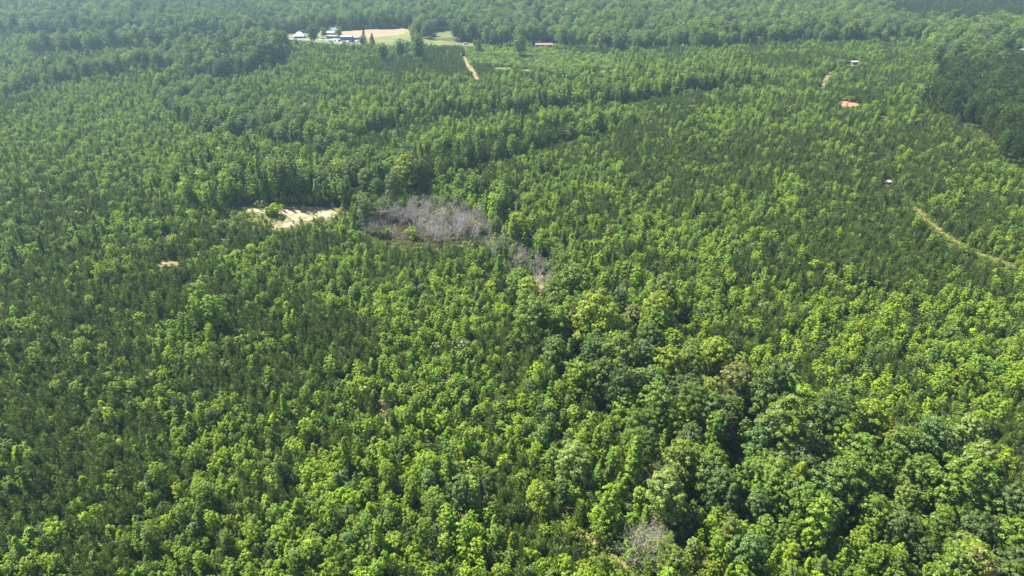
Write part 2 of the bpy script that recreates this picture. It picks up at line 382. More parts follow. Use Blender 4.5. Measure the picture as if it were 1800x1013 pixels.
# ------------------------------------------------------------------ foliage prototypes
def unit(v): return v / np.maximum(np.linalg.norm(v, axis=-1, keepdims=True), 1e-9)
def cards(P, N, size, r, spin=True):
    """a quad leaf spray at each point P facing N"""
    n = len(P); a = unit(np.cross(N, r.normal(size=(n, 3)))); b = np.cross(N, a)
    s = (size * r.uniform(0.6, 1.35, n))[:, None]; k = r.uniform(0.45, 0.95, n)[:, None]
    droop = N * s * r.uniform(-0.25, 0.25, n)[:, None]
    V = np.stack([P - a * s * .5 - b * s * k * .15, P - b * s * k * .5 + droop, P + a * s * .5 + b * s * k * .1, P + b * s * k * .5 - droop], 1).reshape(-1, 3)
    return V, np.arange(4 * n).reshape(-1, 4)
def broad_crown(seed, H, Rr, base, nclump, nleaf, size, shape="oval", clump=0.30, fill=0.15):
    r = np.random.default_rng(seed)
    zc = (H + base) / 2; hz = (H - base) / 2
    C = []
    dirs = []
    for i in range(nclump):
        t = (i + 0.5) / nclump; zz = 1 - 1.75 * t
        ph = i * 2.39996 + r.uniform(-.4, .4)
        if shape == "oval": w = math.sqrt(max(0, 1 - zz * zz)) ** 0.8
        elif shape == "cone": w = min(1.0, (1.02 - zz) * 0.75) * (1 if zz > -0.7 else 0.8)
        elif shape == "column": w = min(1, 1.6 * math.sqrt(max(0, 1 - zz))) * (0.8 + 0.35 * math.sin(4 * zz + seed))
        else: w = math.sqrt(max(0, 1 - abs(zz) ** 2.6))
        q = r.uniform(0.62, 1.0) if r.random() > 0.25 else r.uniform(0.3, 0.6)
        lob = 1 + 0.16 * math.sin(2 * ph + seed) + 0.12 * math.sin(3 * ph + 2 * seed)
        C.append((Rr * w * q * lob * math.cos(ph), Rr * w * q * lob * math.sin(ph), zc + hz * (zz * 0.9) + r.uniform(-.1, .1) * hz))
        dirs.append((w * math.cos(ph), w * math.sin(ph), zz * 0.9 + 0.35))
    C = np.array(C); D = unit(np.array(dirs))
    rc = Rr * clump * r.uniform(0.65, 1.35, nclump)
    idx = np.repeat(np.arange(nclump), nleaf); n = len(idx)
    N = unit(r.normal(size=(n, 3)) * .9 + D[idx] * 1.15 + np.array([0, 0, 0.6]))
    rad = rc[idx] * r.uniform(0.55, 1.05, n)
    P = C[idx] + N * rad[:, None] * np.array([1, 1, 0.75])
    NN = unit(N + D[idx] * 0.5 + r.normal(size=(n, 3)) * 0.33)
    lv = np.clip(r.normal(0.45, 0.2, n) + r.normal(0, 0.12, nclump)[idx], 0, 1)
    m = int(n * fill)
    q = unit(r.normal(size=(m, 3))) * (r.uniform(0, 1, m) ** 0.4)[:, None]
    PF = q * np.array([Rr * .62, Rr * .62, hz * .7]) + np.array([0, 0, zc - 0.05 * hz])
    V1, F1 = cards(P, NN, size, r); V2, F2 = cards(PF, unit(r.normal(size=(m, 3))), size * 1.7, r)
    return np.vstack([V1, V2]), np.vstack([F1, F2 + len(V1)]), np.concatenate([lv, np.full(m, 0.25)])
def pine_crown(seed, H, Rr, base, nw, per, tuft, ln, wd, flat=False):
    """whorls of up-swept shoots, each a tuft of narrow needle sprays"""
    r = np.random.default_rng(seed); P = []; D = []
    for i in range(nw):
        t = i / max(nw - 1, 1); z = base + (H - base) * t
        w = Rr * ((1 - t) ** 0.75 if not flat else math.sqrt(max(0.02, 1 - (2 * t - 0.85) ** 2 * 0.75))) + 0.05
        k = max(2, int(per * (0.35 + w / Rr)))
        for j in range(k):
            a = 2 * math.pi * (j + r.random()) / k; q = w * r.uniform(0.45, 1.1)
            P.append((q * math.cos(a), q * math.sin(a), z + r.uniform(-.5, .5) * (H - base) / nw)); D.append((math.cos(a) * .8, math.sin(a) * .8, 0.9))
    P = np.array(P); D = np.array(D); idx = np.repeat(np.arange(len(P)), tuft); n = len(idx)
    d = unit(D[idx] + r.normal(size=(n, 3)) * 0.75); s = unit(np.cross(d, r.normal(size=(n, 3))))
    L = (ln * r.uniform(.6, 1.3, n))[:, None]; b = P[idx] + r.normal(size=(n, 3)) * ln * 0.3
    V = np.stack([b - s * wd, b + s * wd, b + s * wd * .5 + d * L, b - s * wd * .3 + d * L], 1).reshape(-1, 3)
    lv = np.clip(r.normal(.45, .2, n) + r.normal(0, .12, len(P))[idx], 0, 1)
    return V, np.arange(4 * n).reshape(-1, 4), lv
def branches(seed, H, r0, limbs, depth, spread, sub=3, twig=0.02, start=0.3):
    """trunk with limbs as one mesh builder"""
    rd = random.Random(seed); mb = MB()
    def grow(p, d, L, r, lvl, n=5):
        q = p
        for s in range(2):
            d2 = (d + Vector((rd.gauss(0, .12), rd.gauss(0, .12), rd.gauss(.05, .08)))).normalized()
            q2 = q + d2 * L / 2; mb.tube(q, q2, r * (1 - .3 * s), r * (.7 - .3 * s), n); q, d = q2, d2
            if lvl < depth:
                for _ in range(sub - 1 if s == 0 else sub):
                    a = rd.uniform(0, 6.283); sd_ = Vector((math.cos(a), math.sin(a), rd.uniform(.1, .6)))
                    grow(q, (d * .7 + sd_ * spread).normalized(), L * rd.uniform(.5, .75), max(r * .42, twig), lvl + 1, 3)
    p = Vector((0, 0, -0.4)); d = Vector((rd.gauss(0, .04), rd.gauss(0, .04), 1)).normalized()
    segs = 5
    for i in range(segs):
        f0, f1 = 1 - i / segs, 1 - (i + 1) / segs
        q = p + d * (H + .4) / segs
        mb.tube(p, q, r0 * (0.12 + .88 * f0), r0 * (0.12 + .88 * f1), 7)
        if (i + 1) / segs >= start:
            for _ in range(limbs):
                a = rd.uniform(0, 6.283); sd_ = Vector((math.cos(a), math.sin(a), rd.uniform(.25, .9)))
                grow(q, sd_.normalized(), H * rd.uniform(.18, .34) * spread * 1.3 * (1.15 - .5 * (i + 1) / segs), max(r0 * .32 * (f0 + .3), twig), 1, 4)
        p = q; d = (d + Vector((rd.gauss(0, .06), rd.gauss(0, .06), .05))).normalized()
    return mb
def tri_arrays(mb):
    V = np.array(mb.v, float); q = [f for f in mb.f if len(f) == 4]; t = []
    for f in mb.f:
        if len(f) != 4:
            for i in range(1, len(f) - 1): t.append((f[0], f[i], f[i + 1]))
    return V, np.array(q, int).reshape(-1, 4), np.array(t, int).reshape(-1, 3)

PROTO = {}
hidden = bpy.data.collections.new("prototypes")       # never linked to the scene
def proto(kind, crown, trunk, leafm, barkm):
    """keeps a crown mesh, a trunk mesh and the joined mesh of one shape"""
    V, F, lv = crown; tv, tq, tt = tri_arrays(trunk)
    cm = mk_mesh("crown", V, [F], [leafm], leafv=lv)
    tm = trunk.mesh("trunk", barkm)
    fs = [F] + ([tq + len(V)] if len(tq) else []) + ([tt + len(V)] if len(tt) else [])
    n2 = len(tq) + len(tt)
    jm = mk_mesh(kind, np.vstack([V, tv]), fs, [leafm, barkm], mi=[0] * len(F) + [1] * n2, leafv=np.concatenate([lv, np.full(n2, .5)]))
    PROTO.setdefault(kind, []).append((cm, tm, jm))
def simple_trunk(seed, H, r0, limbs=2): return branches(seed, H, r0, limbs, 1, 0.8, start=0.35)

# heights are real; instances vary them a little
for s in range(9):      # young sweetgum / poplar, about 7 m
    H = [5.6, 5.2, 6.4, 5.0, 5.4, 4.4, 6.8, 4.0, 5.6][s]; Rr = [1.8, 2.0, 1.75, 1.8, 2.3, 2.0, 1.6, 1.7, 2.5][s]
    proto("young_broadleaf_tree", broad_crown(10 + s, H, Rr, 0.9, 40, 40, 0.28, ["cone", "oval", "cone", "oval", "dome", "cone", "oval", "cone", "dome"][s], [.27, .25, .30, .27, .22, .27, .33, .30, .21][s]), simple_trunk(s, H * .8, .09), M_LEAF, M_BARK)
for s in range(5):      # young loblolly pine, about 5 m
    H = [5.4, 6.2, 4.8, 5.6, 4.4][s]
    proto("young_pine_tree", pine_crown(30 + s, H, [1.0, 1.15, .95, 1.1, 1.05][s], 0.4, 10, 6, 9, 0.6, 0.07), simple_trunk(s + 20, H * .92, .07, 0), M_NEEDLE, M_PBARK)
for s in range(5):      # mature oaks and hickories, about 15 m
    H = [16, 14.5, 17, 13.5, 15][s]; Rr = [4.4, 4.6, 4.0, 4.2, 5.0][s]
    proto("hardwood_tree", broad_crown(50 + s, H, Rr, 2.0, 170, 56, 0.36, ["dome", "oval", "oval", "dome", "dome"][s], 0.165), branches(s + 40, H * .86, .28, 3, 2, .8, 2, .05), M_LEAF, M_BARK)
for s in range(5):      # tall narrow young poplars, about 12 m
    H = [12.5, 11.5, 13.5, 10.5, 12][s]; Rr = [2.3, 2.5, 2.2, 2.6, 2.1][s]
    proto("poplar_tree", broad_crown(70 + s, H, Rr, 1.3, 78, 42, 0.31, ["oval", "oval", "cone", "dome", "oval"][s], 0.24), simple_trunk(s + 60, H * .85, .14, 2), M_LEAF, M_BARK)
for s in range(4):      # tall pines, about 17 m
    H = [17, 18.5, 16, 17.5][s]
    proto("tall_pine_tree", pine_crown(90 + s, H, [2.5, 2.3, 2.7, 2.4][s], 6.5, 12, 8, 12, 1.05, 0.11, True), branches(s + 80, H * .9, .2, 2, 1, .6, start=.5), M_NEEDLE, M_PBARK)
for s in range(3):      # narrow vine-wrapped trunks
    H = [10.5, 12.5, 9.0][s]
    proto("vine_covered_tree", broad_crown(110 + s, H, [1.05, 0.95, 1.15][s], 0.2, 46, 26, 0.4, "column", 0.5), simple_trunk(s + 95, H * .97, .16, 0), M_LEAF, M_BARK)
for s in range(3):      # low bushes
    proto("shrub", broad_crown(130 + s, [2.2, 2.8, 1.8][s], [1.7, 1.9, 1.6][s], 0.0, 18, 26, 0.36, "dome", 0.4), simple_trunk(s + 120, 1.4, .05, 3), M_LEAF, M_BARK)
for s in range(3):      # weeds and seedlings, under 1.4 m
    V, F, lv = broad_crown(140 + s, [1.1, .8, 1.3][s], [1.2, 1.4, 1.0][s], -0.3, 12, 13, 0.36, "dome", 0.5)
    PROTO.setdefault("undergrowth", []).append((None, None, mk_mesh("weed", V, [F], [M_WEED], leafv=lv)))

PAL = {"lime green": (0.232, 0.335, 0.014), "bright green": (0.176, 0.280, 0.015), "mid green": (0.130, 0.212, 0.018), "dark green": (0.082, 0.134, 0.020),
       "blue green": (0.105, 0.185, 0.038), "yellow green": (0.222, 0.290, 0.014), "olive green": (0.150, 0.212, 0.022), "pale green": (0.215, 0.285, 0.060),
       "brownish": (0.175, 0.195, 0.042), "golden": (0.270, 0.285, 0.018), "grey green": (0.150, 0.185, 0.065),
       "pine green": (0.094, 0.138, 0.022), "dark pine": (0.050, 0.080, 0.020), "rusty": (0.26, 0.09, 0.04)}
PK = list(PAL); PA = np.array([PAL[k] for k in PK])

# ------------------------------------------------------------------ where every tree stands
# columns of a tree record: kind, x, y, z, shape, rot, sxy, sz, colour index, tint
recs = {k: [] for k in ("young_broadleaf_tree", "young_pine_tree", "hardwood_tree", "poplar_tree", "tall_pine_tree", "vine_covered_tree", "shrub", "undergrowth")}
PH = {k: np.array([max(v.co.z for v in p[2].vertices) for p in PROTO[k]]) for k in PROTO}
def pick(r, n, names, probs): return np.array([PK.index(a) for a in names])[r.choice(len(names), n, p=np.array(probs) / sum(probs))]
def add(kind, x, y, z, ci, r, smin=.8, smax=1.2, var=0.13, shape=None):
    n = len(x)
    if not n: return
    sh = r.integers(0, len(PROTO[kind]), n) if shape is None else shape
    sxy = r.uniform(smin, smax, n); sz = sxy * r.uniform(.88, 1.14, n)
    b = 1 + r.normal(0, var, n); tint = PA[ci] * np.clip(b, .6, 1.5)[:, None] * (1 + r.normal(0, .022, (n, 3)))
    recs[kind].append((x, y, z, sh, r.uniform(0, 6.283, n), sxy, sz, ci, np.clip(tint, 0.01, .6)))

HERO = [  # crown centre px, px, crown radius px, colour, kind   (traced trees that stand out)
 (1047, 557, 42, "yellow green", 0), (1113, 560, 24, "brownish", 0), (1157, 543, 28, "yellow green", 0), (1180, 600, 21, "lime green", 0), (1087, 623, 34, "olive green", 0),
 (1130, 627, 26, "blue green", 0), (1177, 640, 29, "yellow green", 0), (1043, 620, 27, "dark green", 0), (1257, 623, 31, "yellow green", 0), (1293, 673, 35, "brownish", 0),
 (1367, 680, 46, "dark green", 0), (1247, 687, 25, "yellow green", 0), (1193, 680, 22, "blue green", 0), (1117, 680, 33, "olive green", 0), (1187, 737, 26, "yellow green", 0),
 (1250, 723, 30, "blue green", 0), (1295, 713, 20, "mid green", 0), (1383, 750, 58, "olive green", 0), (1462, 727, 38, "dark green", 0), (940, 557, 34, "mid green", 0),
 (1010, 500, 36, "mid green", 0), (1090, 527, 22, "blue green", 0), (1167, 510, 26, "olive green", 0), (973, 613, 20, "dark green", 0), (1529, 734, 33, "yellow green", 0),
 (1562, 767, 21, "golden", 0), (1516, 797, 36, "mid green", 0), (1587, 782, 31, "mid green", 0), (1640, 768, 34, "blue green", 0), (1702, 758, 30, "pale green", 0),
 (1726, 805, 28, "pale green", 0), (1695, 848, 60, "mid green", 0), (1720, 895, 40, "mid green", 0), (1785, 892, 42, "dark green", 0), (1492, 838, 40, "mid green", 0),
 (1594, 878, 27, "olive green", 0), (1343, 771, 38, "blue green", 0), (1356, 812, 30, "dark green", 0), (1318, 836, 30, "mid green", 0), (1331, 885, 20, "blue green", 2),
 (1402, 850, 26, "yellow green", 2), (1318, 969, 26, "blue green", 2), (1439, 920, 34, "bright green", 2), (1185, 990, 30, "olive green", 0), (1170, 865, 38, "pale green", 0),
 (1145, 838, 20, "brownish", 0), (1197, 812, 25, "mid green", 0), (945, 872, 20, "yellow green", 2), (961, 889, 16, "yellow green", 2), (990, 865, 16, "dark green", 2),
 (1217, 967, 16, "pale green", 2), (1007, 812, 32, "pale green", 0), (1070, 888, 26, "bright green", 2), (1117, 805, 25, "bright green", 2), (747, 822, 18, "bright green", 2),
 (809, 868, 24, "blue green", 2), (772, 890, 15, "mid green", 2), (565, 256, 14, "dark green", 0), (492, 302, 23, "olive green", 0), (597, 300, 14, "yellow green", 2),
 (715, 298, 25, "yellow green", 0), (640, 366, 19, "grey green", 2), (912, 396, 22, "yellow green", 0), (878, 470, 13, "bright green", 2), (936, 450, 9, "dark green", 2),
 (690, 325, 20, "grey green", 2), (1770, 78, 19, "dark green", 0), (1735, 92, 19, "olive green", 0), (1685, 82, 17, "olive green", 0), (735, 78, 14, "dark green", 0),
 (703, 82, 12, "mid green", 0), (674, 88, 11, "mid green", 0), (914, 76, 12, "mid green", 0), (548, 55, 11, "dark green", 0), (597, 57, 6, "mid green", 0), (570, 55, 6, "mid green", 0), (500, 52, 9, "dark green", 0), (485, 50, 10, "dark green", 0), (636, 70, 6, "mid green", 0), (842, 77, 5, "dark green", 2), (1627, 160, 10, "dark green", 2),
 (1760, 108, 14, "mid green", 0), (1720, 112, 15, "mid green", 0), (1650, 90, 13, "mid green", 0), (1540, 900, 15, "mid green", 2), (1560, 560, 16, "lime green", 2), (352, 520, 17, "bright green", 2), (372, 545, 18, "bright green", 2), (345, 548, 16, "bright green", 2)]
HX = []
for (px, py, rr, c, kd) in HERO:
    kind = "hardwood_tree" if kd == 0 else "poplar_tree"; sh = int(rng.integers(0, len(PROTO[kind])))
    H0 = PH[kind][sh]; hr = 4.6 if kd == 0 else 2.5; s = 1.0
    for _ in range(4):
        x, y, z = ground(px, py, .62 * H0 * s); _, _, d = project(x, y, z + .62 * H0 * s); s = rr * d / FPX / hr
    s = min(max(s, .55), 1.6); x, y, z = ground(px, py, .62 * H0 * s)
    HX.append((x, y, hr * s)); ci = np.array([PK.index(c)])
    recs[kind].append((np.array([x]), np.array([y]), np.array([z]), np.array([sh]), np.array([rng.uniform(0, 6.28)]), np.array([s]), np.array([s]), ci, PA[ci] * 1.0))
HXA = np.array(HX)
def near_hero(x, y, f):
    r = np.zeros(len(x), bool)
    for hx, hy, hr in HX: r |= np.hypot(x - hx, y - hy) < hr * f
    return r

r = np.random.default_rng(101)
# young growth
x, y, z, px, py, d = grid(1.95, 1)
zn = zone(x, y, px, py, d)
k = ((zn == 1) | (zn == 5) | ((zn == 3) & (d > 300) & (r.random(len(x)) < .6))) & ~is_open(x, y, z, 5.5) & ~near_hero(x, y, .8)
x, y, z, px, py, d, zn = [a[k] for a in (x, y, z, px, py, d, zn)]
pn = vnoise(x, y, 15, 41) * .42 + vnoise(x, y, 38, 42) * .28 + vnoise(x, y, 5, 43) * .38          # pine or broadleaf
bias = np.full(len(x), .50)
def soft(pts, amt):
    for (cx, cy, rx, ry) in pts: bias[:] += amt * np.exp(-(((px - cx) / rx) ** 2 + ((py - cy) / ry) ** 2))
soft([(1400, 330, 340, 110), (120, 640, 160, 130), (480, 560, 130, 70), (1150, 260, 160, 40), (1560, 520, 160, 120), (60, 780, 120, 80), (560, 620, 70, 60), (640, 740, 60, 60), (1650, 300, 140, 60), (980, 940, 80, 60)], .16)
soft([(90, 720, 170, 90), (590, 640, 60, 60), (250, 600, 180, 60), (60, 900, 80, 70), (660, 720, 50, 60)], .09)
soft([(150, 190, 260, 40), (150, 108, 280, 26), (560, 130, 120, 40), (180, 300, 220, 60), (1000, 330, 120, 50), (250, 215, 220, 60), (640, 480, 150, 60), (1150, 430, 120, 60), (600, 850, 180, 120), (350, 780, 90, 60), (800, 640, 120, 80), (1650, 640, 160, 120)], -.18)
pine = (pn < bias) & (r.random(len(x)) < .85) | (r.random(len(x)) < .16)
pine = np.where(zn == 5, r.random(len(x)) < .95, pine)
thin = r.random(len(x)) < np.where(pine, .95, .80)
gap = vnoise(x, y, 8, 45) > .91
for ln, w in EDGES:
    gap |= inpoly(px, py, strip_px(ln, w))
inner = inpoly(px, py, SANDZ) | (inpoly(px, py, DEADZ) & (r.random(len(x)) < .93))
k = thin & ~gap & ~inner
x, y, z, px, py, d, zn, pine = [a[k] for a in (x, y, z, px, py, d, zn, pine)]
hue = vnoise(x, y, 30, 46)
b = ~pine; nb = b.sum()
ci = pick(r, nb, ["lime green", "bright green", "mid green", "blue green", "yellow green", "olive green", "dark green"], [.38, .36, .12, .05, .04, .02, .03])
tall = r.random(nb) < .05
bx, by, bz = x[b], y[b], z[b]
big = .82 + .38 * vnoise(bx, by, 22, 47)
for lo, hi in ((0, .95), (.95, 1.05), (1.05, 3)):
    q = (big >= lo) & (big < hi) & ~tall; mid = {0: .86, .95: 1.0, 1.05: 1.14}[lo]
    add("young_broadleaf_tree", bx[q], by[q], bz[q], ci[q], r, mid * .48, mid * 1.0)
add("poplar_tree", bx[tall], by[tall], bz[tall], ci[tall], r, .6, .85)
add("young_pine_tree", x[pine], y[pine], z[pine], pick(r, pine.sum(), ["pine green", "dark pine", "mid green"], [.75, .17, .08]), r, .6, 1.15)
# extra pine under the broadleaf canopy gaps
# mature woods
x, y, z, px, py, d = grid(6.3, 2, .2)
zn = zone(x, y, px, py, d)
k = (zn == 2) & ~inpoly(px, py, DEADZ) & ~inpoly(px, py, SANDZ) & ~is_open(x, y, z, 12) & ~near_hero(x, y, .95); x, y, z, d, px, py = x[k], y[k], z[k], d[k], px[k], py[k]
n = len(x); u = vnoise(x, y, 45, 51)
ci = np.where(u > .5, pick(r, n, ["mid green", "bright green", "yellow green", "olive green", "pale green"], [.50, .27, .06, .13, .04]),
              pick(r, n, ["mid green", "dark green", "blue green", "olive green", "brownish", "bright green"], [.42, .20, .14, .10, .03, .11]))
small = (r.random(n) < .30) & (d < 800)
farq = (d > 650) & (y > 0) & ~small & (r.random(n) < .72); mid_ = ~small & (d <= 650)
add("hardwood_tree", x[mid_], y[mid_], z[mid_], ci[mid_], r, .7, 1.15)
add("hardwood_tree", x[farq], y[farq], z[farq], ci[farq], r, .8, 1.5, .17)
add("poplar_tree", x[small], y[small], z[small], ci[small], r, .8, 1.25)
# poplar belts, and young trees filling the mature wood's floor
x, y, z, px, py, d = grid(3.7, 3, .5)
zn = zone(x, y, px, py, d)
k = (zn == 3) & ((d < 300) | (r.random(len(x)) < .35 + .5 * vnoise(x, y, 20, 61))) & ~is_open(x, y, z, 9) & ~near_hero(x, y, .9) & ~inpoly(px, py, SANDZ) & ~(inpoly(px, py, DEADZ) & (r.random(len(x)) < .8))
for kk, lo, hi in ((k & (d > 300), .82, 1.35), (k & (d <= 300), .5, .95)):
    n = kk.sum(); add("poplar_tree", x[kk], y[kk], z[kk], pick(r, n, ["lime green", "bright green", "mid green", "dark green", "yellow green", "olive green", "blue green"], [.22, .34, .28, .09, .03, .02, .02]), r, lo, hi)
k = (zn == 2) & (d < 700) & (r.random(len(x)) < .33) & ~is_open(x, y, z, 6) & ~near_hero(x, y, .5)
n = k.sum(); add("young_broadleaf_tree", x[k], y[k], z[k], pick(r, n, ["bright green", "mid green", "olive green"], [.5, .35, .15]), r, .7, 1.1)
# belt of taller young pines, sharp near edge; dark tints also stand in for its shade
x, y, z, px, py, d = grid(2.5, 14, .6)
k = inpoly(px, py, BELT) & ~near_hero(x, y, .8); n = k.sum()
add("young_pine_tree", x[k], y[k], z[k], pick(r, n, ["dark pine", "pine green", "mid green"], [.5, .35, .15]), r, 1.25, 1.9)
# tall pines
x, y, z, px, py, d = grid(3.9, 4, .8)
zn = zone(x, y, px, py, d)
k = (zn == 4) & ~is_open(x, y, z, 10); n = k.sum()
add("tall_pine_tree", x[k], y[k], z[k], pick(r, n, ["dark pine", "pine green", "dark green"], [.7, .2, .1]), r, .8, 1.1)
# scattered saplings in the clearings' edges and in the sand
x, y, z, px, py, d = grid(2.4, 5)
k = ((inpoly(px, py, SANDZ) & ~inpoly(px, py, SAND1)) & (r.random(len(x)) < .27)) | ((inpoly(px, py, SAND1) | inpoly(px, py, CLAY)) & (r.random(len(x)) < .05)); n = k.sum()
add("young_pine_tree", x[k], y[k], z[k], pick(r, n, ["pine green", "mid green"], [.8, .2]), r, .35, .75)
k = inpoly(px, py, SANDZ) & ~inpoly(px, py, SAND1) & (r.random(len(x)) < .12); n = k.sum()
add("shrub", x[k], y[k], z[k], pick(r, n, ["grey green", "mid green", "yellow green"], [.4, .3, .3]), r, .5, .9)
# shrubby clearing and pond margin
x, y, z, px, py, d = grid(2.9, 6)
zn = zone(x, y, px, py, d)
k = (zn == 6) & ~is_open(x, y, z, 2) & (r.random(len(x)) < .8); n = k.sum()
add("shrub", x[k], y[k], z[k], pick(r, n, ["bright green", "dark green", "yellow green", "mid green"], [.4, .25, .15, .2]), r, .7, 1.6)
k = inpoly(px, py, POND) & ~inpoly(px, py, WATER) & (r.random(len(x)) < .16); n = k.sum()
add("shrub", x[k], y[k], z[k], pick(r, n, ["olive green", "yellow green", "grey green", "brownish"], [.3, .25, .25, .2]), r, .3, .6)
k = (zn == 1) & (r.random(len(x)) < .03) & ~is_open(x, y, z, 2); n = k.sum()
add("shrub", x[k], y[k], z[k], pick(r, n, ["olive green", "yellow green", "grey green", "mid green"], [.35, .15, .2, .3]), r, 1.0, 1.8)
for (px_, py_, w, c) in [(596, 0, 0, 0)]: pass
for (px_, py_, s_, c) in [(376, 407, 1.9, "blue green"), (390, 410, 1.6, "blue green"), (440, 421, 1.7, "blue green"), (458, 420, 1.5, "blue green"), (484, 374, 1.9, "lime green"), (477, 376, 1.7, "bright green"),
                          (724, 418, 2.0, "yellow green"), (683, 409, 1.0, "yellow green"), (756, 413, .9, "rusty"), (832, 404, 2.0, "golden"), (845, 408, 1.8, "yellow green"), (738, 330, .8, "golden"), (778, 383, 2.0, "pale green"), (376, 378, 1.6, "lime green")]:
    gx_, gy_, gz_ = ground(px_, py_ + 3); ci = np.array([PK.index(c)])
    recs["shrub"].append((np.array([gx_]), np.array([gy_]), np.array([gz_]), np.array([0]), np.array([1.0 + px_]), np.array([s_]), np.array([s_ * (1.15 if c != "blue green" else .7)]), ci, PA[ci] * 1.1))
# vine wrapped trunks standing above the young growth
VINES = [(24, 478), (34, 470), (8, 455), (45, 440), (148, 445), (140, 430), (105, 455), (82, 460), (172, 430), (252, 405), (248, 385), (288, 375), (283, 360), (272, 350), (168, 375), (345, 240), (341, 210),
         (282, 225), (470, 345), (355, 325), (232, 298), (198, 290), (386, 135), (410, 130), (425, 130), (455, 118), (530, 345), (1010, 195), (1035, 190), (1060, 188), (1180, 170), (1205, 155), (935, 480), (866, 428), (1150, 500), (1008, 470),
         (1275, 655), (1075, 690), (28, 645), (60, 880), (1555, 520), (680, 262), (700, 252), (822, 215), (1330, 205)]
vx = np.array([ground(a + rng.uniform(-2, 2), b_) for a, b_ in VINES])
add("vine_covered_tree", vx[:, 0], vx[:, 1], vx[:, 2], pick(r, len(vx), ["mid green", "dark green", "bright green"], [.45, .4, .15]), r, .75, 1.15)
# weeds everywhere on the near floor and thinly in the clearings
x, y, z, px, py, d = grid(2.2, 7, y1=760)
op = np.zeros(len(x), bool)
for p in OPEN: op |= inpoly(px, py, p)
sandz = inpoly(px, py, SANDZ) & ~inpoly(px, py, SAND1); pond = inpoly(px, py, POND)
trk = np.zeros(len(x), bool)
for p in (strip_px(TRACK_R, [1, .3, .3, 1, 3, 5, 6, 5.5, 5, 4]), strip_px(TRACK_N, [5, 7, 7, 8, 10]), strip_px(TRACK_P, 5)): trk |= inpoly(px, py, p)
k = ~op & ~sandz & (r.random(len(x)) < .85); n = k.sum()
add("undergrowth", x[k], y[k], z[k], pick(r, n, ["olive green", "mid green", "dark green"], [.18, .32, .5]), r, .7, 1.3)
k = (sandz & (r.random(len(x)) < .5)) | (trk & (r.random(len(x)) < .95)); n = k.sum()
add("undergrowth", x[k], y[k], z[k], pick(r, n, ["yellow green", "olive green", "bright green", "brownish"], [.35, .35, .2, .1]), r, .35, .8)
k = pond & ~inpoly(px, py, WATER) & (r.random(len(x)) < .8); n = k.sum()
add("undergrowth", x[k], y[k], z[k], pick(r, n, ["olive green", "brownish", "grey green"], [.4, .4, .2]), r, .4, .85)
k = (inpoly(px, py, SAND1) | inpoly(px, py, CLAY)) & (r.random(len(x)) < .14); n = k.sum()
add("undergrowth", x[k], y[k], z[k], pick(r, n, ["yellow green", "olive green"], [.5, .5]), r, .3, .6)

# ------------------------------------------------------------------ masses: one object of stuff per kind
def scatter(name, kind, A):
    x, y, z, sh, rot, sxy, sz, ci, tint = A
    n = len(x); me = bpy.data.meshes.new(name); me.vertices.add(n)
    me.vertices.foreach_set("co", np.stack([x, y, z], 1).astype(np.float32).ravel())
    def at(nm, ty, v, f="value"): a = me.attributes.new(nm, ty, 'POINT'); a.data.foreach_set(f, v)
    rt = np.random.default_rng(n).normal(0, .07, (n, 2))
    at("rot", 'FLOAT_VECTOR', np.stack([rt[:, 0], rt[:, 1], rot], 1).astype(np.float32).ravel(), "vector")
    at("scl", 'FLOAT_VECTOR', np.stack([sxy, sxy, sz], 1).astype(np.float32).ravel(), "vector")
    at("tint", 'FLOAT_VECTOR', tint.astype(np.float32).ravel(), "vector")
    at("shp", 'INT', sh.astype(np.int32))
    o = bpy.data.objects.new(name, me); COL.objects.link(o)
    c = bpy.data.collections.new("shapes_" + kind)
    for i, p in enumerate(PROTO[kind]):
        po = bpy.data.objects.new("shape_%02d" % i, p[2]); c.objects.link(po)
    g = bpy.data.node_groups.new("scatter_" + kind, 'GeometryNodeTree')
    g.interface.new_socket("Geometry", in_out='INPUT', socket_type='NodeSocketGeometry')
    g.interface.new_socket("Geometry", in_out='OUTPUT', socket_type='NodeSocketGeometry')
    N, L = g.nodes, g.links; gi = N.new("NodeGroupInput"); go = N.new("NodeGroupOutput")
    ci_ = N.new("GeometryNodeCollectionInfo"); ci_.inputs[0].default_value = c; ci_.inputs["Separate Children"].default_value = True; ci_.inputs["Reset Children"].default_value = True
    ip = N.new("GeometryNodeInstanceOnPoints"); ip.inputs["Pick Instance"].default_value = True
    def na(nm, ty): q = N.new("GeometryNodeInputNamedAttribute"); q.data_type = ty; q.inputs[0].default_value = nm; return q.outputs["Attribute"]
    L.new(gi.outputs[0], ip.inputs["Points"]); L.new(ci_.outputs[0], ip.inputs["Instance"])
    L.new(na("shp", 'INT'), ip.inputs["Instance Index"]); L.new(na("scl", 'FLOAT_VECTOR'), ip.inputs["Scale"])
    er = N.new("FunctionNodeEulerToRotation"); L.new(na("rot", 'FLOAT_VECTOR'), er.inputs[0]); L.new(er.outputs[0], ip.inputs["Rotation"])
    L.new(ip.outputs[0], go.inputs[0])
    md = o.modifiers.new("scatter", 'NODES'); md.node_group = g
    return o

